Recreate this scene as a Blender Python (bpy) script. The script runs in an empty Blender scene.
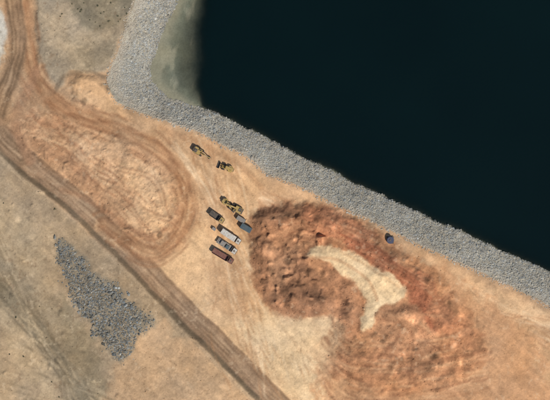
import bpy, bmesh, math, numpy as np
from mathutils import Vector, Matrix
S=0.4
rng=np.random.default_rng(7)
def P(px,py): return ((px-275)*S,(200-py)*S)

# ------------------------------------------------------------------ grid
def axis(lo,hi,step,far):
    core=np.arange(lo,hi+step*.5,step)
    ext=[];d=step;x=0
    while x<far:
        d*=1.16;x+=d;ext.append(x)
    ext=np.array(ext)
    return np.concatenate([lo-ext[::-1],core,hi+ext])
xs=axis(-118,118,.25,4000); ys=axis(-86,86,.25,4000)
pxs=xs/S+275; pys=200-ys/S
X,Y=np.meshgrid(pxs,pys)          # plan units (0.4 m)
NY,NX=X.shape

# ------------------------------------------------------------------ noise
_tabs={}
def vnoise(x,y,seed):
    if seed not in _tabs: _tabs[seed]=np.random.default_rng(seed).random((256,256)).astype(np.float32)
    T=_tabs[seed]
    xi=np.floor(x);yi=np.floor(y);fx=x-xi;fy=y-yi
    xi=xi.astype(np.int64)&255;yi=yi.astype(np.int64)&255
    x1=(xi+1)&255;y1=(yi+1)&255
    fx=fx*fx*(3-2*fx);fy=fy*fy*(3-2*fy)
    return (T[yi,xi]*(1-fx)+T[yi,x1]*fx)*(1-fy)+(T[y1,xi]*(1-fx)+T[y1,x1]*fx)*fy
def fbm(scale,octv=4,seed=1,x=None,y=None,ax=1.0,rot=0.0,gain=.5):
    x=X if x is None else x; y=Y if y is None else y
    c,s=math.cos(rot),math.sin(rot)
    u=(x*c+y*s)/scale/ax; v=(-x*s+y*c)/scale
    r=0;a=1;t=0
    for o in range(octv):
        r=r+a*vnoise(u+17.3*o,v+9.1*o,seed*13+o); t+=a; a*=gain; u=u*2.03;v=v*2.03
    return (r/t-.5)*2
def ss(a,b,x):
    t=np.clip((x-a)/(b-a),0,1); return t*t*(3-2*t)
W1=fbm(22,4,3); W2=fbm(22,4,4)
W3=fbm(6,3,5); W4=fbm(6,3,6)
RN=fbm(13,6,7,gain=.62)*1.3       # ragged edge noise
near=np.clip(1-np.maximum(np.abs(X-275)-300,np.abs(Y-200)-220)/200,0,1)

def smooth(pts,n=5):
    pts=[np.array(p,float) for p in pts]
    if len(pts)<3: return pts
    q=[2*pts[0]-pts[1]]+pts+[2*pts[-1]-pts[-2]]
    out=[]
    for i in range(1,len(q)-2):
        for k in range(n):
            t=k/n;p0,p1,p2,p3=q[i-1:i+3]
            out.append(.5*((2*p1)+(-p0+p2)*t+(2*p0-5*p1+4*p2-p3)*t*t+(-p0+3*p1-3*p2+p3)*t**3))
    out.append(q[-2]); return out
def window(pts,m):
    a=np.array(pts);x0,y0=a.min(0)-m;x1,y1=a.max(0)+m
    ix=np.where((pxs>=x0)&(pxs<=x1))[0]; iy=np.where((pys>=y0)&(pys<=y1))[0]
    if len(ix)==0 or len(iy)==0: return None
    return slice(iy[0],iy[-1]+1),slice(ix[0],ix[-1]+1)
def segd(x,y,pts,signed=False):
    best=np.full(x.shape,1e9);sg=np.ones(x.shape);al=np.zeros(x.shape);L=0
    for a,b in zip(pts[:-1],pts[1:]):
        dx,dy=b[0]-a[0],b[1]-a[1];l2=dx*dx+dy*dy+1e-9
        t=np.clip(((x-a[0])*dx+(y-a[1])*dy)/l2,0,1)
        ex=x-a[0]-t*dx;ey=y-a[1]-t*dy;d=np.sqrt(ex*ex+ey*ey)
        m=d<best;best=np.where(m,d,best)
        if signed:
            sg=np.where(m,np.sign(dx*ey-dy*ex),sg);al=np.where(m,L+t*math.sqrt(l2),al)
        L+=math.sqrt(l2)
    return (best,sg,al) if signed else best
def sdpoly(pts,x,y):
    pts=list(pts)+[pts[0]]
    ins=np.zeros(x.shape,bool)
    for a,b in zip(pts[:-1],pts[1:]):
        if a[1]==b[1]: continue
        c=((a[1]>y)!=(b[1]>y))&(x<(b[0]-a[0])*(y-a[1])/(b[1]-a[1])+a[0]); ins^=c
    d=segd(x,y,pts)
    return np.where(ins,-d,d)
def poly(pts,feather=4,warp=5,fine=1.5,sm=True):
    M=np.zeros(X.shape)
    if sm:
        q=smooth(list(pts)+[pts[0]],4)[:-1]
    else: q=pts
    w=window(q,feather*2+warp*2+8)
    if w is None: return M
    x=X[w]+W1[w]*warp+W3[w]*fine; y=Y[w]+W2[w]*warp+W4[w]*fine
    M[w]=1-ss(-feather,feather,sdpoly(q,x,y)); return M
def rag(pts,feather=12,warp=5,fine=2,k=.6,soft=.36):
    """ragged, broken-up patch: soft mask thresholded by noise"""
    m=poly(pts,feather,warp,fine)
    return ss(.5-soft,.5+soft,m+RN*k*(1-np.abs(m*2-1)))*ss(0,.15,m)
def line(pts,width,feather=1.5,warp=1.5,fine=.6,sm=True):
    M=np.zeros(X.shape); q=smooth(pts,5) if sm else [np.array(p,float) for p in pts]
    w=window(q,width+feather+6)
    if w is None: return M
    x=X[w]+W1[w]*warp+W3[w]*fine; y=Y[w]+W2[w]*warp+W4[w]*fine
    M[w]=1-ss(width-feather,width+feather,segd(x,y,q)); return M
def ruts(pts,offs,width=.9,warp=1.5,broken=.5,seed=11):
    M=np.zeros(X.shape); q=smooth(pts,5)
    w=window(q,max(abs(o) for o in offs)+8)
    if w is None: return M
    x=X[w]+W1[w]*warp+W3[w]*.5; y=Y[w]+W2[w]*warp+W4[w]*.5
    d,s,al=segd(x,y,q,True); d=d*s; r=0
    for i,o in enumerate(offs):
        n=vnoise(al/14+i*7,al*0+i*3.3,seed+i); n2=vnoise(al/37+i*5,al*0+i*1.3,seed+i+40)
        r=np.maximum(r,np.exp(-((d-o-(n2-.5)*3)/(width*(.7+n)))**2)*np.clip(1-broken+broken*2.4*(n-.35),0,1))
    M[w]=r; return M

# ------------------------------------------------------------------ colour + height
C=np.zeros((NY,NX,3)); Z=np.zeros((NY,NX))
def lay(m,col,k=1.0):
    global C
    m=(m*k)[...,None]; C=C*(1-m)+np.array(col,float)*m
C[:]=(186,151,116)

# --- regional soils
plateau=poly([(32,-300),(140,-300),(133,0),(120,40),(106,70),(72,72),(58,86),(44,66),(36,30)],3,4)
lay(plateau,(160,143,119))
lay(rag([(40,12),(70,2),(86,18),(78,44),(60,52),(44,40)],9,5),(186,164,134),.7)
lay(rag([(62,40),(105,30),(118,38),(104,66),(76,70)],9,4),(174,155,127),.7)
lay(rag([(66,-10),(130,-20),(132,10),(112,26),(80,22)],9,5),(132,121,99),.75)
lay(rag([(76,48),(110,40),(112,54),(90,66)],8,5),(136,122,99),.55)
sw=poly([(-900,-700),(-30,120),(0,152),(60,208),(130,272),(210,345),(268,402),(500,640),(500,1200),(-900,1200)],3,2,sm=False)
lay(sw,(167,144,115))
inner=poly([(34,108),(60,112),(95,130),(148,150),(178,178),(180,212),(158,240),(132,238),(75,190),(25,152),(12,128)],5,4)
lay(inner,(198,155,116))
lay(rag([(110,160),(160,165),(174,200),(160,232),(136,228),(100,190)],12,8),(220,179,135),.8)
lay(rag([(50,120),(110,138),(130,156),(96,160),(50,140)],10,6),(208,169,129),.6)
lay(rag([(14,112),(60,118),(80,140),(60,165),(30,150)],10,8),(162,121,89),.6)
lay(rag([(70,160),(110,175),(130,205),(110,212),(70,185)],10,8),(172,129,95),.5)
yard=poly([(150,120),(200,136),(245,160),(272,184),(262,230),(262,300),(275,330),(240,345),(190,290),(172,255),(195,220),(192,180),(165,150),(120,125)],5,4)
lay(yard,(213,171,127))
lay(rag([(172,255),(200,225),(212,250),(225,270),(262,290),(280,330),(340,345),(350,400),(420,520),(330,520),(270,400),(205,335),(150,275)],12,6),(219,179,134),.9)
lay(rag([(235,318),(275,322),(320,322),(336,345),(335,420),(295,400),(262,360)],16,5),(228,196,152),.75)
lay(rag([(205,262),(250,275),(262,305),(230,318),(208,290)],10,6),(190,146,106),.45)
crest=poly([(262,182),(300,190),(350,216),(385,234),(440,261),(500,288),(560,316),(900,470),(900,700),(560,600),(480,420),(500,350),(440,270),(380,240),(330,206),(285,205),(262,205)],6,4)
lay(crest,(212,170,128))
lay(rag([(430,262),(500,292),(560,318),(640,360),(640,420),(560,400),(500,345),(460,300)],12,8),(220,181,138),.75)
lay(rag([(480,330),(540,330),(620,400),(620,560),(470,520),(440,400),(500,380)],14,8),(198,152,109),.6)
mound=poly([(70,84),(84,76),(104,82),(118,98),(118,114),(98,112),(78,102)],5,4)
lay(mound,(214,173,130),.9)
lay(line([(54,92),(60,80),(72,74),(90,71),(104,76)],2.0,1.8,2.5),(122,104,83),.65)  # grey shadow line along the mound's upper-left rim, painted into the colour
lay(line([(76,100),(94,110),(112,117)],1.8,1.6,2),(140,104,78),.5)
lay(rag([(110,106),(150,120),(200,138),(244,160),(225,165),(180,150),(130,130)],6,3),(202,161,120),.8)
lay(line([(160,128),(200,144),(236,164),(262,186)],3,2.5,3),(178,134,96),.5)
lay(rag([(-60,-20),(0,8),(8,28),(4,52),(-4,70),(-60,80)],7,5),(198,192,178),.9)
# sw strips
lay(rag([(-200,60),(-20,190),(30,235),(60,300),(100,352),(120,400),(300,640),(90,640),(60,400),(20,330),(-200,150)],18,6),(147,132,106),.5)
lay(rag([(60,300),(96,345),(112,400),(122,440),(90,440),(70,360)],14,6),(134,119,93),.45)
lay(rag([(120,355),(155,322),(200,345),(262,402),(330,480),(130,480),(108,410)],20,9),(200,163,124),.8)
lay(rag([(-80,330),(20,345),(60,400),(90,500),(-80,500)],12,10),(178,152,119),.6)
lay(rag([(-10,200),(30,215),(60,250),(50,300),(20,270),(-20,240)],10,8),(180,155,122),.6)
lay(rag([(0,300),(30,320),(50,350),(60,398),(30,380),(5,340)],9,8),(194,168,132),.6)

# --- roads (plan lines)
main=[(-420,-210),(-120,30),(-20,115),(22,158),(78,204),(128,252),(178,304),(226,352),(276,402),(420,545),(900,1020)]
loop=[(14,-160),(20,-20),(26,36),(34,74),(52,98),(92,120),(140,138),(168,156),(186,182),(188,212),(176,240),(156,254),(134,248),(104,226)]
west=[(4,-160),(12,-20),(18,40),(13,70),(3,96),(-4,118),(0,138),(22,158)]
sw_track=[(-120,180),(-30,256),(0,290),(30,322),(58,358),(84,400),(140,500)]
def off(l,dx,dy): return [(a+dx,b+dy) for a,b in l]
lay(line(main,9.5,2,1.5),(158,128,100),.95)
lay(line(off(main,-7.5,7.5),2.6,1.6,1.5),(104,89,70),.8)  # darker SW road edge, with the berm's shadow painted in
lay(line(off(main,-11,11),1.6,1.3,2),(190,164,132),.5)
lay(line(off(main,7.5,-7),1.5,1.2,1.5),(124,97,74),.65)
lay(ruts(main,(-5.6,-3.0,2.0,5.2),1.1,1.2,.5),(120,95,73),.6)
lay(ruts(main,(-4.2,-.5,3.6),1.2,1.2,.5,31),(196,166,132),.5)
lay(line(loop,7.5,4.5,2,1.2),(176,129,91),.7)
lay(ruts(loop,(-6.5,-3,1.5,4.2,7.5),1.4,2.2,.85),(138,97,68),.6)
lay(ruts(loop,(-12,-9.5,10.5,13,16),1.2,3,.97,71),(150,108,77),.5)
lay(ruts(loop,(-1,2.8,-8),1.3,2,.85,41),(214,173,130),.5)
lay(line(west,8.5,2.5,1.5),(156,126,97),.85)
lay(ruts(west,(-6.5,-2.5,1.8,6),1.2,1.5,.6),(112,89,67),.7)
lay(ruts(west,(0,4),1.1,1.5,.7,43),(194,162,127),.5)
lay(line([(36,70),(22,100),(14,125),(30,160)],5,3,2),(160,120,90),.6)
lay(line([(48,92),(30,104),(10,118),(-10,125)],4,2.5,2),(178,140,105),.6)
lay(line(sw_track,7,2.5,1.5),(136,123,100),.65)
lay(ruts(sw_track,(-4,4,-9,10),1.2,1.6,.6),(110,98,79),.6)
lay(line([(60,190),(95,205),(130,228),(150,236),(168,226),(178,205)],2.2,2,4),(156,114,84),.4)
# random tyre tracks
r2=np.random.default_rng(5)
def wob(a,b,n,amp):
    a=np.array(a,float);b=np.array(b,float);d=b-a;nn=np.array([-d[1],d[0]])/np.hypot(*d);pts=[]
    o=r2.normal(0,amp,n+1)
    for i in range(n+1): pts.append(tuple(a+d*i/n+nn*o[i]))
    return pts
for i in range(18):
    t=wob((196+r2.normal(0,14),140+r2.normal(0,6)),(300+r2.normal(0,40),400+r2.normal(0,20)),4,9)
    lay(ruts(t,(-2.3,2.3),.9,1.5,.85,60+i),(176,132,94) if i%3 else (238,208,168),.4)
for i in range(20):
    o=12+r2.random()*48
    t=wob((262,186+o*.7),(600,330+o*1.4),6,6)
    lay(ruts(t,(-2.3,2.3),.9,2,.9,90+i),(184,136,98) if i%3 else (238,206,166),.4)
for i in range(16):
    t=wob((40+r2.normal(0,20),120+r2.normal(0,8)),(165+r2.normal(0,12),225+r2.normal(0,12)),4,7)
    lay(ruts(t,(-2.2,2.2),.9,1.5,.9,120+i),(156,113,82) if i%2 else (222,183,140),.4)
for i in range(16):
    t=wob((-20,170+i*16),(70+i*8,430),4,6)
    lay(ruts(t,(-2.2,2.2),.9,1.5,.9,150+i),(128,111,86) if i%2 else (198,174,139),.42)

# --- stockpile
PILE=[(254,216),(282,204),(320,206),(352,216),(388,238),(426,266),(458,298),(482,334),(486,360),(456,384),(404,394),(354,388),(328,366),(334,344),(334,324),(300,318),(266,306),(250,262)]
pile=rag(PILE,12,5,2.5,.7); pileS=poly(PILE,9,5,2.5)
lay(rag([(400,250),(470,288),(530,340),(560,400),(520,430),(440,420),(340,410),(318,360),(400,330)],24,8,3,.8),(200,151,110),.8)
lay(pile,(182,131,93),.92)
lay(rag([(252,216),(282,206),(322,212),(340,232),(326,250),(306,262),(322,280),(330,312),(296,318),(268,304),(250,262)],9,5,3),(156,113,83),.85)
lay(rag([(262,240),(290,225),(316,235),(300,258),(284,290),(268,290)],9,5,3),(190,143,106),.6)
lay(rag([(300,206),(345,214),(376,238),(346,242),(312,236)],9,5),(176,119,86),.8)
lay(rag([(335,230),(362,238),(392,258),(428,280),(456,318),(440,334),(416,322),(408,296),(380,270),(350,250)],8,5,2.5),(156,96,68),.85)
lay(rag([(424,278),(448,300),(474,334),(466,350),(446,342),(432,318)],10,6,2.5),(184,130,93),.8)
lay(rag([(320,266),(345,274),(360,296),(360,330),(340,340),(330,318),(326,288)],7,4,2.5),(178,129,94),.9)
lay(rag([(376,312),(410,302),(430,325),(450,345),(400,352),(366,344)],9,5,2.5),(196,143,103),.8)
lay(rag([(330,345),(400,352),(470,350),(478,364),(430,380),(370,384),(335,370)],10,6,2.5),(178,127,90),.6)
lay(rag([(310,322),(340,324),(344,350),(326,370),(304,350)],12,6,3,.9),(214,174,131),.6)
sweep=[(326,330),(350,350),(392,357),(440,349),(486,338)]
for k in range(16):
    o=(k-3)*4.6
    t=[(x+r2.normal(0,3),y+o+r2.normal(0,2)) for x,y in sweep]
    lay(ruts(t,(-1.8,1.8),1.1,3,.88,200+k),[(140,96,69),(222,178,134),(162,114,80)][k%3],.42)
for k in range(12):
    a=math.radians(-30+k*20);cx,cy=410,318
    t=[(cx+math.cos(a)*r+r2.normal(0,2),cy+math.sin(a)*r*.9+r2.normal(0,2)) for r in (12,30,50,70)]
    lay(ruts(t,(-1.4,1.4),1.0,3,.92,230+k)*pileS,[(132,88,63),(214,166,123)][k%2],.4)
for k in range(10):
    o=k*4
    t=[(270+o*.6,214+o),(300+r2.normal(0,2),208+o),(345+r2.normal(0,2),222+o*.9),(390,248+o*.7),(430,276+o*.5)]
    lay(ruts(t,(-1.4,1.4),.9,3,.92,250+k)*pileS,[(132,87,63),(200,152,113)][k%2],.38)
ramp=[(307,255),(320,248),(346,250),(368,263),(394,277),(406,292),(398,301),(386,304),(377,313),(371,326),(363,330),(362,319),(366,302),(356,286),(332,267)]
rampm=rag(ramp,5.5,2.5,2,.8); lay(rampm,(230,200,156),.93)
rampw=poly(ramp,7,2,1.5)
lay(line([(316,258),(340,262),(366,280),(376,300)],1.6,1.4,2.5),(186,142,104),.5)  # narrow brown shadow line on the ramp, put into the ground colour
lay(line([(340,252),(370,268),(398,288)],1.4,1.2,2.5),(206,167,124),.5)
wedge=rag([(262,312),(296,320),(326,318),(332,324),(322,340),(300,350),(262,336)],8,3,1.5,.8); lay(wedge,(228,194,150),.7)
lay(rag([(278,290),(300,284),(326,296),(322,312),(296,314)],6,3,2),(142,103,76),.7)  # dark-brown shadow between the heaps, painted as a colour patch

# --- slope / basin geometry
E1=[(260,-1400),(160,-200),(134,0),(123,40),(111,68),(108,84),(117,102),(150,115),(200,132),(245,156),(270,174),(300,186),(350,211),(385,227),(440,254),(500,281),(550,305),(700,375),(12000,5700)]
E2=[(330,-1400),(200,-200),(176,0),(160,34),(148,66),(150,83),(168,99),(208,110),(250,131),(300,156),(350,181),(400,205),(450,228),(500,251),(550,273),(700,342),(12000,5600)]
E3=[(380,-1400),(232,-200),(205,0),(201,30),(202,60),(197,86),(205,104),(222,114),(252,129),(302,154),(352,179),(402,203),(452,226),(502,249),(552,271),(702,340),(12000,5590)]
far=[(12000,-12000),(700,-12000)]
xw=X+(W1*2.0+W3*1.3)*near; yw=Y+(W2*2.0+W4*1.3)*near
s1=sdpoly(E1+far,xw,yw); s2=sdpoly(E2+far,xw,yw); s3=sdpoly(E3+far,xw+W1*3*near,yw)
rip=(s1<0)&(s2>=0)
t=np.clip(-s1/(-s1+s2+1e-6),0,1); t=np.where(s1<0,np.where(s2<0,1,t),0)
t2=np.clip(-s2/(-s2+s3+1e-6),0,1); t2=np.where(s2<0,np.where(s3<0,1,t2),0)
WL=-5.0
sl=-4.6*t-1.1*t2**1.3-np.where(s3<0,np.minimum(-s3*.22,22),0)
ripm=ss(1.2,-1.2,s1)
lay(ripm,(172,164,146))
bed=ss(1,-1.5,s2); lay(bed,(142,136,112))
lay(bed*ss(.1,.45,t2),(100,102,85),.9)
lay(bed*ss(-.1,.4,fbm(9,5,77,ax=3,rot=1.75))*ss(.1,.3,t2)*ss(1,.7,t2),(160,152,126),.6)
lay(bed*ss(.75,1,t2),(56,62,54),.9)

# --- relief
rough=fbm(30,5,21)*.5+fbm(8,4,22)*.18
land=ss(-1,3,s1)
flat=np.maximum.reduce([line(main,12,4),line(loop,9,4),line(west,9,4),yard*.8,crest*.7])
Z+=sl+land*rough*(1-.75*flat)+land*fbm(3,3,23)*.05
Z+=mound*1.6+plateau*(.8+fbm(26,4,24)*.7)
Z+=inner*(fbm(14,6,25,gain=.55))*1.0
Z+=line(off(main,-9,9),3,3)*.9*land
Z-=ruts(main,(-5.6,-3.0,2.0,5.2),1.1,1.2,.5)*.10
Z-=ruts(loop,(-6.5,-3,1.5,4.2,7.5),1.4,2.2,.85)*.13
Z+=ruts(loop,(-1,2.8,-8),1.3,2,.85,41)*.10
ps=ss(.1,.95,poly(PILE,13,5,2.5))
Z+=ps*(.9+fbm(20,5,26,gain=.55)*.9)
Z+=line([(268,222),(300,216),(340,226),(380,252),(420,284),(446,318)],8,8,4,2)*2.3
Z+=line([(262,250),(282,280),(300,300),(322,304)],8,8,3,2)*2.0
Z+=line([(348,288),(352,306),(346,326)],6,5,2)*1.8
Z+=line([(384,316),(412,314),(432,330)],6,5,2)*1.4
Z+=rampw*1.4
def heap(cx,cy,r,h):
    w=window([(cx,cy)],r*1.5+3)
    if w is None: return
    el_=r2.uniform(.7,1.3);d=np.hypot((X[w]-cx+W3[w]*2)*el_,(Y[w]-cy+W4[w]*2)/el_)/r
    q=np.clip(1-d,0,1);Z[w]+=h*(q**1.5)*(1.4-.4*q)
    C[w]*=(1+(r2.normal(0,.08))*ss(1,.4,d))[...,None]
dense=poly([(262,220),(320,214),(336,232),(306,262),(322,290),(300,310),(268,300),(256,262)],3,2)
def at(arr,px,py):
    return arr[np.argmin(np.abs(pys-py)),np.argmin(np.abs(pxs-px))]
n=0
while n<150:
    cx,cy=r2.uniform(252,340),r2.uniform(206,322)
    if at(dense,cx,cy)>.5: heap(cx,cy,r2.uniform(2.5,6.5),r2.uniform(.3,1.1)); n+=1
n=0
while n<150:
    cx,cy=r2.uniform(300,500),r2.uniform(206,394)
    if at(pile,cx,cy)>.7 and at(rampm,cx,cy)<.05: heap(cx,cy,r2.uniform(2.5,6),r2.uniform(.12,.55)); n+=1
for k in range(110):
    cx,cy=r2.uniform(20,180),r2.uniform(80,240)
    if at(inner,cx,cy)>.5 or at(mound,cx,cy)>.5: heap(cx,cy,r2.uniform(1.5,5),r2.uniform(.15,.6))
for k in range(60):
    cx,cy=r2.uniform(0,120),r2.uniform(0,400)
    if at(sw,cx,cy)>.9 or at(plateau,cx,cy)>.9: heap(cx,cy,r2.uniform(1.5,5),r2.uniform(.15,.5))
RP=[(57,240),(74,248),(96,270),(128,298),(154,320),(142,336),(124,360),(104,346),(86,318),(70,292),(60,268)]
rpd=poly(RP,9,4,2)
rockpile=np.clip(ss(.35,1.0,rpd+RN*.55*(rpd>0))*.9+rpd*.06,0,1)
Z+=poly(RP,7,3,1.5)*(.6+fbm(9,3,27)*.5)
lay(rag(RP,10,4,2,.8),(132,122,104),.75)
R=np.hypot(X-275,Y-200)
Z+=ss(700,5000,R)*ss(60,900,np.abs(s1))*np.where(s1>0,1,0)*(60+fbm(900,5,51)*60)
Z+=ss(5200,9000,R)*np.where(s1<0,1,0)*90

# --- tonal variation of soil
v=fbm(40,5,61)*.07+fbm(9,5,62,gain=.6)*.11+fbm(2.2,3,63)*.06+fbm(1.0,2,64)*.03
streak=fbm(3.0,4,65,ax=7,rot=math.radians(43))*.07
C=C*(1+v*(1-.4*ripm)+streak*(1-ripm))[...,None]
hue=(fbm(26,4,66)*.03)[...,None]*np.array([1,.1,-1.3]); C=C*(1+hue)
pn=pileS*(1-ss(.3,.8,rampm))
C=C*(1+(pn*(fbm(5,5,67,gain=.6)*.20+fbm(14,3,68)*.14))[...,None])
bl=ss(.28,.6,fbm(3.2,3,71))*ss(-.2,.4,fbm(20,3,72)); lay(bl*land*(1-rockpile),(114,88,65),.28)
bl=ss(.3,.6,fbm(4,3,73))*ss(-.2,.4,fbm(24,3,74)); lay(bl*land*(1-rockpile),(234,210,175),.26)
C=np.clip(C/255,0,1)
CL=np.where(C<=.04045,C/12.92,((C+.055)/1.055)**2.4)*0.93

# ------------------------------------------------------------------ materials
def nt(name):
    m=bpy.data.materials.new(name);m.use_nodes=True;n=m.node_tree
    b=n.nodes['Principled BSDF']; return m,n,b
def soil_mat(name,bump=.5,amp=.12):
    m,n,b=nt(name)
    a=n.nodes.new('ShaderNodeAttribute');a.attribute_name='Col'
    tc=n.nodes.new('ShaderNodeNewGeometry')
    n1=n.nodes.new('ShaderNodeTexNoise');n1.inputs['Scale'].default_value=1.6;n1.inputs['Detail'].default_value=6;n1.inputs['Roughness'].default_value=.6
    n2=n.nodes.new('ShaderNodeTexNoise');n2.inputs['Scale'].default_value=.35;n2.inputs['Detail'].default_value=5
    n.links.new(tc.outputs['Position'],n1.inputs['Vector']);n.links.new(tc.outputs['Position'],n2.inputs['Vector'])
    r1=n.nodes.new('ShaderNodeMapRange');r1.inputs[1].default_value=.3;r1.inputs[2].default_value=.7;r1.inputs[3].default_value=1-amp;r1.inputs[4].default_value=1+amp
    r2_=n.nodes.new('ShaderNodeMapRange');r2_.inputs[1].default_value=.3;r2_.inputs[2].default_value=.7;r2_.inputs[3].default_value=.92;r2_.inputs[4].default_value=1.08
    n.links.new(n1.outputs[0],r1.inputs[0]);n.links.new(n2.outputs[0],r2_.inputs[0])
    mu=n.nodes.new('ShaderNodeMath');mu.operation='MULTIPLY';n.links.new(r1.outputs[0],mu.inputs[0]);n.links.new(r2_.outputs[0],mu.inputs[1])
    vm=n.nodes.new('ShaderNodeVectorMath');vm.operation='SCALE'
    n.links.new(a.outputs['Color'],vm.inputs[0]);n.links.new(mu.outputs[0],vm.inputs['Scale'])
    n.links.new(vm.outputs[0],b.inputs['Base Color'])
    bp=n.nodes.new('ShaderNodeBump');bp.inputs['Strength'].default_value=bump;bp.inputs['Distance'].default_value=.22
    n.links.new(n1.outputs[0],bp.inputs['Height']);n.links.new(bp.outputs[0],b.inputs['Normal'])
    b.inputs['Roughness'].default_value=1;b.inputs['Specular IOR Level'].default_value=.1
    return m
M_soil=soil_mat('soil',.42); M_rock=soil_mat('rock',.15)

def grid_mesh(name,xa,ya,Z,mat):
    ny,nx=Z.shape
    xx,yy=np.meshgrid(xa,ya)
    co=np.stack([xx,yy,Z],-1).reshape(-1,3).astype(np.float32)
    i=np.arange(ny*nx).reshape(ny,nx)
    f=np.stack([i[:-1,:-1],i[:-1,1:],i[1:,1:],i[1:,:-1]],-1).reshape(-1,4)
    me=bpy.data.meshes.new(name)
    me.vertices.add(len(co));me.vertices.foreach_set('co',co.ravel())
    me.loops.add(f.size);me.loops.foreach_set('vertex_index',f.ravel().astype(np.int32))
    me.polygons.add(len(f));me.polygons.foreach_set('loop_start',np.arange(0,f.size,4,dtype=np.int32))
    me.polygons.foreach_set('use_smooth',np.ones(len(f),bool))
    me.update(calc_edges=True);me.materials.append(mat)
    ob=bpy.data.objects.new(name,me);bpy.context.collection.objects.link(ob);return ob,me
g,me=grid_mesh('ground',xs,ys,Z,M_soil)
at_=me.attributes.new('Col','FLOAT_COLOR','POINT')
at_.data.foreach_set('color',np.concatenate([CL,np.ones((NY,NX,1))],-1).astype(np.float32).ravel())

# ------------------------------------------------------------------ water
M_w,n,b=nt('reservoir_water')
b.inputs['Roughness'].default_value=.12;b.inputs['IOR'].default_value=1.33
geo=n.nodes.new('ShaderNodeNewGeometry')
wn=n.nodes.new('ShaderNodeTexNoise');wn.inputs['Scale'].default_value=.8;wn.inputs['Detail'].default_value=5
n.links.new(geo.outputs['Position'],wn.inputs['Vector'])
bp=n.nodes.new('ShaderNodeBump');bp.inputs['Strength'].default_value=.25;bp.inputs['Distance'].default_value=.1
n.links.new(wn.outputs[0],bp.inputs['Height']);n.links.new(bp.outputs[0],b.inputs['Normal'])
n3=n.nodes.new('ShaderNodeTexNoise');n3.inputs['Scale'].default_value=.02;n3.inputs['Detail'].default_value=4
n.links.new(geo.outputs['Position'],n3.inputs['Vector'])
mx=n.nodes.new('ShaderNodeMix');mx.data_type='RGBA';mx.inputs[6].default_value=(.0005,.0045,.0045,1);mx.inputs[7].default_value=(.0014,.0085,.0082,1)
n.links.new(n3.outputs[0],mx.inputs[0]);n.links.new(mx.outputs[2],b.inputs['Base Color'])
aa=n.nodes.new('ShaderNodeAttribute');aa.attribute_name='alpha';n.links.new(aa.outputs['Fac'],b.inputs['Alpha'])
ix=np.arange(0,NX,3);iy=np.arange(0,NY,3)
Zs=Z[np.ix_(iy,ix)]
wo,wm=grid_mesh('reservoir_water',xs[ix],ys[iy],np.full(Zs.shape,WL),M_w)
al=1-np.exp(-np.clip(WL-Zs,0,99)/.9)
a2=wm.attributes.new('alpha','FLOAT','POINT');a2.data.foreach_set('value',al.astype(np.float32).ravel())

# ------------------------------------------------------------------ rocks
def ico():
    bm=bmesh.new();bmesh.ops.create_icosphere(bm,subdivisions=1,radius=1)
    v=np.array([p.co[:] for p in bm.verts]);f=np.array([[q.index for q in p.verts] for p in bm.faces]);bm.free();return v,f
IV,IF=ico()
def idx(PXs,PYs): return np.clip(np.searchsorted(ys,(200-PYs)*S),0,NY-1),np.clip(np.searchsorted(xs,(PXs-275)*S),0,NX-1)
def rocks(name,PXs,PYs,rad,cols,mat,flat=.6):
    N=len(PXs);jy,jx=idx(PXs,PYs);z=Z[jy,jx]
    v=IV[None]*(1+rng.normal(0,.2,(N,12,1)))
    v=v*rng.uniform(.6,1.15,(N,1,3))
    a=rng.uniform(0,6.28,N);c,s=np.cos(a),np.sin(a)
    x=v[...,0]*c[:,None]-v[...,1]*s[:,None];y=v[...,0]*s[:,None]+v[...,1]*c[:,None]
    v=np.stack([x,y,v[...,2]*flat],-1)*rad[:,None,None]
    v+=np.stack([(PXs-275)*S,(200-PYs)*S,z+rad*.18],-1)[:,None,:]
    f=(IF[None]+(np.arange(N)*12)[:,None,None]).reshape(-1)
    me=bpy.data.meshes.new(name);me.vertices.add(N*12);me.vertices.foreach_set('co',v.astype(np.float32).ravel())
    me.loops.add(len(f));me.loops.foreach_set('vertex_index',f.astype(np.int32))
    me.polygons.add(len(f)//3);me.polygons.foreach_set('loop_start',np.arange(0,len(f),3,dtype=np.int32))
    me.polygons.foreach_set('use_smooth',np.zeros(len(f)//3,bool))
    me.update(calc_edges=True);me.materials.append(mat)
    cc=np.concatenate([np.repeat(cols[:,None,:],12,1),np.ones((N,12,1))],-1)
    at=me.attributes.new('Col','FLOAT_COLOR','POINT');at.data.foreach_set('color',cc.astype(np.float32).ravel())
    ob=bpy.data.objects.new(name,me);bpy.context.collection.objects.link(ob);return ob
def sample(maskfn,N,x0,x1,y0,y1):
    ox=[];oy=[];c=0
    while c<N:
        a=rng.uniform(x0,x1,N);b_=rng.uniform(y0,y1,N);jy,jx=idx(a,b_)
        k=maskfn(jy,jx)>rng.random(N);ox.append(a[k]);oy.append(b_[k]);c+=k.sum()
    return np.concatenate(ox)[:N],np.concatenate(oy)[:N]
def rcols(N,base,sd=.16,warm=.05):
    base=np.array(base);l=np.exp(rng.normal(0,sd,(N,1)));w=rng.normal(0,warm,(N,1))*np.array([1,.1,-1.2])
    return np.clip(base*l*(1+w),0.02,.8)
ripmask=np.where(rip|((s2<0)&(s2>-2)),1.0,0)
thin=ss(3,-7,s1+fbm(7,4,83)*5)                        # dirt spills over the top rows of rock
ripmask=np.where(s1>0,.35*ss(4,0,s1),ripmask*(.25+.75*thin))
N=31000
a,b_=sample(lambda j,i:ripmask[j,i],N,90,590,-35,330)
jy,jx=idx(a,b_)
big=fbm(18,5,81,gain=.6)+fbm(5,3,82)*.5
tone=1+big[jy,jx]*.26; tt=t[jy,jx]
cc=rcols(N,(.335,.315,.265),.17)*tone[:,None]*(1.03-.16*tt)[:,None]
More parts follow.
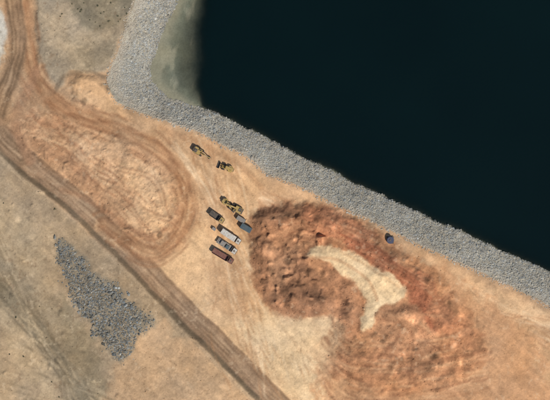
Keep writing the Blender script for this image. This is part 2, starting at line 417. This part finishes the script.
wm_=(ss(.45,.0,tt)*ss(230,130,a))[:,None]
cc=cc*(1-wm_*.6)+np.array([.42,.365,.28])*wm_*.6*tone[:,None]
dust=(ss(.35,0,tt)*.45)[:,None]; cc=cc*(1-dust)+np.array([.44,.35,.25])*dust*tone[:,None]
rocks('riprap_rocks',a,b_,rng.lognormal(math.log(.28),.30,N),cc,M_rock,.48)
N=3300
a,b_=sample(lambda j,i:rockpile[j,i],N,40,170,225,378)
rocks('rock_pile',a,b_,rng.lognormal(math.log(.28),.38,N),rcols(N,(.19,.185,.163),.30),M_rock,.55)
pl=np.clip(inner*.5+plateau*.4+sw*.25+pileS*.8*(1-rampm)+.05,0,1)*land
a,b_=sample(lambda j,i:pl[j,i],6000,-15,565,-10,410)
jy,jx=idx(a,b_)
rocks('loose_stones',a,b_,rng.lognormal(math.log(.12),.40,6000),np.clip(CL[jy,jx]*rng.uniform(.75,1.2,(6000,1)),0,1),M_rock)

# ------------------------------------------------------------------ simple materials
def pm_(name,col,rough=.5,metal=0,dirt=.35,dc=(.32,.22,.14)):
    m,n,b=nt(name)
    geo=n.nodes.new('ShaderNodeTexCoord');t=n.nodes.new('ShaderNodeTexNoise');t.inputs['Scale'].default_value=1.3;t.inputs['Detail'].default_value=6
    n.links.new(geo.outputs['Object'],t.inputs['Vector'])
    r=n.nodes.new('ShaderNodeMapRange');r.inputs[1].default_value=.38;r.inputs[2].default_value=.72;r.inputs[3].default_value=0.08;r.inputs[4].default_value=dirt*2
    n.links.new(t.outputs[0],r.inputs[0])
    mx=n.nodes.new('ShaderNodeMix');mx.data_type='RGBA';mx.inputs[6].default_value=(*col,1);mx.inputs[7].default_value=(*dc,1)
    n.links.new(r.outputs[0],mx.inputs[0]);n.links.new(mx.outputs[2],b.inputs['Base Color'])
    b.inputs['Roughness'].default_value=rough;b.inputs['Metallic'].default_value=metal;return m
YEL=pm_('yellow_paint',(.40,.26,.05),.6);WHT=pm_('white_paint',(.58,.55,.48),.6,dirt=.35);RED=pm_('red_paint',(.15,.04,.028),.6,dirt=.2)
DRK=pm_('dark_steel',(.035,.033,.03),.6,dirt=.2);TYR=pm_('tyre_rubber',(.02,.02,.02),.9,dirt=.25);GLS=pm_('cab_glass',(.015,.02,.025),.08,dirt=.05)
BLU=pm_('blue_paint',(.02,.035,.085),.6,dirt=.08);TEAL=pm_('teal_tarp',(.03,.08,.105),.8,dirt=.15);GRY=pm_('grey_metal',(.22,.21,.19),.5,dirt=.3)

VS=.92
class Veh:
    def __init__(s,name,px,py,ang,scale=1):
        scale*=VS
        s.e=bpy.data.objects.new(name,None);bpy.context.collection.objects.link(s.e)
        x,y=P(px,py);j=np.argmin(np.abs(ys-y));i=np.argmin(np.abs(xs-x))
        s.e.location=(x,y,float(Z[j-4:j+5,i-4:i+5].mean())+.03);s.e.rotation_euler=(0,0,math.radians(ang));s.e.scale=(scale,)*3
    def add(s,name,bm,mat):
        me=bpy.data.meshes.new(name);bm.to_mesh(me);bm.free();me.materials.append(mat)
        o=bpy.data.objects.new(name,me);bpy.context.collection.objects.link(o);o.parent=s.e;return o
    def box(s,name,c,d,mat,bev=.06,rot=None,taper=1,shift=0):
        bm=bmesh.new();bmesh.ops.create_cube(bm,size=1)
        for v in bm.verts:
            k=taper if v.co.z>0 else 1
            v.co=Vector((v.co.x*d[0]*k+(shift if v.co.z>0 else 0),v.co.y*d[1]*(1 if taper==1 else (k+1)/2),v.co.z*d[2]))
        if bev: bmesh.ops.bevel(bm,geom=bm.edges[:],offset=bev,segments=2,affect='EDGES')
        if rot: bmesh.ops.rotate(bm,verts=bm.verts,cent=(0,0,0),matrix=Matrix.Rotation(math.radians(rot[0]),3,rot[1]))
        bmesh.ops.translate(bm,verts=bm.verts,vec=c);return s.add(name,bm,mat)
    def cyl(s,name,c,r,h,mat,axis='Y',seg=20):
        bm=bmesh.new();bmesh.ops.create_cone(bm,cap_ends=True,segments=seg,radius1=r,radius2=r,depth=h)
        bmesh.ops.bevel(bm,geom=[e for e in bm.edges if len(e.link_faces)==2 and any(len(f.verts)>4 for f in e.link_faces)],offset=min(r,h)*.15,segments=2,affect='EDGES')
        if axis=='Y': bmesh.ops.rotate(bm,verts=bm.verts,cent=(0,0,0),matrix=Matrix.Rotation(math.pi/2,3,'X'))
        if axis=='X': bmesh.ops.rotate(bm,verts=bm.verts,cent=(0,0,0),matrix=Matrix.Rotation(math.pi/2,3,'Y'))
        bmesh.ops.translate(bm,verts=bm.verts,vec=c);return s.add(name,bm,mat)
    def wheel(s,k,x,y,r,w):
        s.cyl('wheel_%s'%k,(x,y,r),r,w,TYR); s.cyl('hub_%s'%k,(x,y+(w*.5+.01)*(1 if y>0 else -1),r),r*.5,.05,GRY)
def beam(v,name,a,b,w,mat):
    a=Vector(a);b=Vector(b);d=b-a;bm=bmesh.new();bmesh.ops.create_cube(bm,size=1)
    for q in bm.verts: q.co=Vector((q.co.x*d.length,q.co.y*w,q.co.z*w*(1.3 if q.co.x<0 else .9)))
    bmesh.ops.bevel(bm,geom=bm.edges[:],offset=.04,segments=1,affect='EDGES')
    bmesh.ops.rotate(bm,verts=bm.verts,cent=(0,0,0),matrix=d.to_track_quat('X','Z').to_matrix());bmesh.ops.translate(bm,verts=bm.verts,vec=(a+b)/2);v.add(name,bm,mat)
def excavator(px,py,ang,mat=YEL):
    v=Veh('excavator',px,py,ang)
    for k,y in (('l',1.2),('r',-1.2)):
        v.box('track_'+k,(0,y,.5),(4.4,.6,.95),TYR,.3);
        for i in range(9): v.box('shoe_%s_%d'%(k,i),(-1.9+i*.47,y,.99),(.2,.62,.06),DRK,.01)
    v.box('undercarriage',(0,0,.6),(2.2,1.9,.5),DRK);v.cyl('turntable',(0,0,1.0),.8,.3,DRK,'Z')
    v.box('house',(-.7,0,1.7),(3.2,2.7,1.1),mat,.12);v.box('counterweight',(-2.45,0,1.65),(.7,2.6,1.2),DRK,.2)
    v.box('engine_cover',(-1.4,-.3,2.33),(1.4,1.6,.18),DRK,.04);v.cyl('exhaust',(-1.2,-.9,2.6),.08,.5,DRK,'Z')
    v.box('cab',(.55,.85,2.1),(1.5,1.0,1.6),mat,.1,taper=.9);v.box('cab_window',(1.32,.85,2.25),(.06,.8,1.0),GLS,.01);v.box('cab_side_window',(.5,1.37,2.3),(1.0,.05,.8),GLS,.01);v.box('roof_hatch',(.5,.85,2.93),(.7,.6,.05),GLS,.01)
    beam(v,'boom_lower',(.6,-.1,1.8),(2.9,-.1,3.9),.5,mat);beam(v,'boom_upper',(2.8,-.1,3.9),(5.0,-.1,3.3),.42,mat)
    beam(v,'stick',(4.8,-.1,3.6),(5.6,-.1,1.2),.34,mat);beam(v,'boom_cylinder',(1.0,.2,1.6),(2.9,.2,3.3),.14,GRY);beam(v,'stick_cylinder',(3.0,-.1,4.3),(4.9,-.1,3.95),.13,GRY)
    v.box('bucket',(5.35,-.1,.75),(.9,1.2,.85),DRK,.12,(25,'Y'),taper=.7)
    return v
def loader(px,py,ang,mat=YEL,name='wheel_loader'):
    v=Veh(name,px,py,ang)
    for i,(x,y) in enumerate([(1.5,1.05),(1.5,-1.05),(-1.5,1.05),(-1.5,-1.05)]): v.wheel(i,x,y,.75,.6)
    v.box('rear_body',(-1.8,0,1.5),(2.6,1.8,1.1),mat,.15,taper=.9);v.box('engine_grille',(-3.12,0,1.4),(.1,1.4,.8),DRK,.02);v.box('front_frame',(1.2,0,1.1),(1.8,1.1,.7),mat,.08)
    v.box('cab',(-.1,0,2.2),(1.4,1.4,1.5),GLS,.08,taper=.88);v.box('cab_roof',(-.1,0,3.0),(1.5,1.5,.14),mat,.05);v.cyl('exhaust',(-1.8,.5,2.3),.09,.6,DRK,'Z')
    for k,y in (('l',.5),('r',-.5)): beam(v,'lift_arm_'+k,(.9,y,1.7),(3.2,y,.8),.25,mat)
    v.box('bucket_back',(3.35,0,.75),(.12,2.8,1.0),DRK,.03);v.box('bucket_floor',(3.85,0,.3),(1.0,2.8,.1),DRK,.03)
    for k,y in (('l',1.36),('r',-1.36)): v.box('bucket_side_'+k,(3.75,y,.65),(.8,.08,.7),DRK,.02,taper=.7)
    for k,y in (('l',1.1),('r',-1.1)): v.box('rear_fender_'+k,(-1.5,y,1.65),(1.6,.55,.1),mat,.04)
    return v
def truck(px,py,ang,cabm,bedm,kind='tipper',L=9.5,name='dump_truck'):
    v=Veh(name,px,py,ang);h=L/2
    v.box('chassis',(0,0,.85),(L-.4,.9,.3),DRK)
    for i,x in enumerate([h-1.4,-h+1.3,-h+2.6,-h+3.9][:4 if L>9 else 3]):
        for k,y in (('l',1.05),('r',-1.05)): v.wheel('%d%s'%(i,k),x,y,.52,.4 if i==0 else .5)
    v.box('cab',(h-1.0,0,1.9),(1.9,2.4,1.9),cabm,.14,taper=.94,shift=-.05);v.box('windscreen',(h-.02,0,2.2),(.06,2.0,.8),GLS,.02,(-3,'Y'));v.box('bumper',(h,0,.75),(.2,2.4,.4),DRK,.05)
    for k,y in (('l',1.2),('r',-1.2)): v.box('side_window_'+k,(h-.9,y,2.2),(.9,.05,.6),GLS,.01);v.box('mirror_'+k,(h-.15,y*1.15,2.2),(.08,.2,.5),DRK,.02)
    v.box('roof_vent',(h-1.1,0,2.9),(.6,.7,.12),DRK,.03);v.box('fuel_tank',(h-2.9,1.0,.8),(1.1,.5,.5),GRY,.1)
    bl=L-2.5;bx=-h+bl/2
    if kind=='tipper':
        v.box('bed_floor',(bx,0,1.25),(bl,2.3,.12),bedm,.02)
        for k,y in (('l',1.2),('r',-1.2)):
            v.box('bed_side_'+k,(bx,y,1.75),(bl,.1,1.1),bedm,.02)
            for i in range(5): v.box('rib_%s_%d'%(k,i),(bx-bl/2+.5+i*(bl-1)/4,y*1.06,1.75),(.12,.09,1.05),bedm,.01)
        v.box('bed_front',(bx+bl/2,0,1.9),(.12,2.45,1.4),bedm,.02);v.box('bed_tail',(bx-bl/2,0,1.75),(.1,2.45,1.1),bedm,.02)
    elif kind=='box':
        v.box('cargo_box',(bx,0,2.2),(bl,2.45,2.1),bedm,.06)
        for i in range(7): v.box('roof_bow_%d'%i,(bx-bl/2+.5+i*(bl-1)/6,0,3.27),(.1,2.4,.05),bedm,.01)
    elif kind=='flat':
        v.box('deck',(bx,0,1.3),(bl,2.5,.16),bedm,.03);v.box('headboard',(bx+bl/2,0,1.8),(.1,2.5,1.0),bedm,.02)
        v.box('crate',(bx-.9,.1,1.9),(2.0,1.7,1.0),GRY,.05);v.box('pallet_load',(bx+1.6,-.2,1.75),(1.6,1.5,.7),TEAL,.1)
        for i in range(6): v.box('plank_%d'%i,(bx-bl/2+.5+i*(bl-1)/5,0,1.40),(.25,2.4,.05),DRK,.01)
    return v
excavator(199,151.5,-30)
loader(227,168,160)
excavator(237,209,152)
loader(228,204,-40)
truck(217,217,-35,YEL,DRK,'tipper',7.0)
truck(231,236.5,-33,WHT,WHT,'box',9.6,'box_truck')
truck(227,246,-34,WHT,GRY,'flat',9.8,'flatbed_truck')
truck(223,256,-31,RED,RED,'tipper',10.0)
v=Veh('storage_container',246,228,-30)
v.box('body',(0,0,1.35),(5.0,2.4,2.5),TEAL,.06)
for i in range(14):
    for k,y in (('l',1.22),('r',-1.22)): v.box('rib_%s%d'%(k,i),(-2.3+i*.354,y,1.35),(.16,.06,2.3),TEAL,.01)
    v.box('roof_rib_%d'%i,(-2.3+i*.354,0,2.62),(.14,2.2,.05),TEAL,.01)
v.box('door',(2.53,0,1.35),(.06,2.2,2.3),BLU,.01)
v=Veh('storage_container',241,219.5,-32,.8)
v.box('body',(0,0,1.35),(5.0,2.4,2.5),GRY,.06)
for i in range(14): v.box('roof_rib_%d'%i,(-2.3+i*.354,0,2.62),(.14,2.2,.05),GRY,.01)
v.box('door',(2.53,0,1.35),(.06,2.2,2.3),BLU,.01)
v=Veh('water_tank',390,240,0)
v.cyl('tank_body',(0,0,1.2),1.55,2.4,BLU,'Z',32);v.cyl('tank_lid',(0,0,2.5),.4,.2,DRK,'Z')
for i in range(3): v.cyl('hoop_%d'%i,(0,0,.6+i*.6),1.6,.08,BLU,'Z',32)
v.box('skid',(0,0,.08),(3.2,3.2,.16),DRK,.03);v.cyl('outlet',(1.8,0,.4),.1,.5,GRY,'X')
v=Veh('supply_crate',214,229,-30)
v.box('box',(0,0,.6),(1.6,1.2,1.1),WHT,.05);v.box('lid',(0,0,1.2),(1.7,1.3,.1),GRY,.03)

# ------------------------------------------------------------------ scrub
M_s=pm_('scrub_leaves',(.11,.11,.06),.9,dirt=.3,dc=(.18,.15,.09))
bm=bmesh.new();rr=np.random.default_rng(9)
spots=[(72,4),(78,9),(98,6),(104,12),(111,3),(62,14),(118,16),(90,20),(100,26),(84,3),(125,8)]
spots+=[(rr.uniform(60,128),rr.uniform(-30,26)) for _ in range(10)]+[(rr.uniform(-10,60),rr.uniform(190,400)) for _ in range(10)]
for px,py in spots:
    x,y=P(px,py);j=np.argmin(np.abs(ys-y));i=np.argmin(np.abs(xs-x));z=Z[j,i];r=rr.uniform(.2,.5)
    for _ in range(int(80*r)+16):
        d=rr.normal(0,.42,3)*r;d[2]=abs(d[2])*.6+.03;c=Vector((x+d[0],y+d[1],z+d[2]))
        a=Vector(rr.normal(0,.08,3));b2=Vector(rr.normal(0,.08,3))
        bm.faces.new([bm.verts.new(c+a),bm.verts.new(c+b2),bm.verts.new(c-a),bm.verts.new(c-b2)])
me=bpy.data.meshes.new('scrub_bushes');bm.to_mesh(me);bm.free();me.materials.append(M_s)
bpy.context.collection.objects.link(bpy.data.objects.new('scrub_bushes',me))

# ------------------------------------------------------------------ light, sky, camera
el,az=math.radians(50),math.radians(140)
d=Vector((math.sin(az)*math.cos(el),math.cos(az)*math.cos(el),math.sin(el)))
sun=bpy.data.lights.new('sun','SUN');sun.energy=3.7;sun.angle=math.radians(.5);sun.color=(1,.97,.925)
so=bpy.data.objects.new('sun',sun);so.rotation_euler=d.to_track_quat('Z','Y').to_euler();bpy.context.collection.objects.link(so)
w=bpy.data.worlds.new('World');bpy.context.scene.world=w;w.use_nodes=True;n=w.node_tree
sk=n.nodes.new('ShaderNodeTexSky');sk.sky_type='NISHITA';sk.sun_disc=False;sk.sun_elevation=el;sk.sun_rotation=az
bg=n.nodes['Background'];bg.inputs[1].default_value=.08;n.links.new(sk.outputs[0],bg.inputs[0])
cam=bpy.data.cameras.new('camera');cam.sensor_width=36;H=800;cam.lens=36*H/220;cam.clip_start=1;cam.clip_end=20000
co=bpy.data.objects.new('camera',cam);co.location=(0,0,H);bpy.context.collection.objects.link(co);bpy.context.scene.camera=co
sc=bpy.context.scene;sc.view_settings.view_transform='Standard';sc.view_settings.look='None';sc.view_settings.exposure=0
print('done')
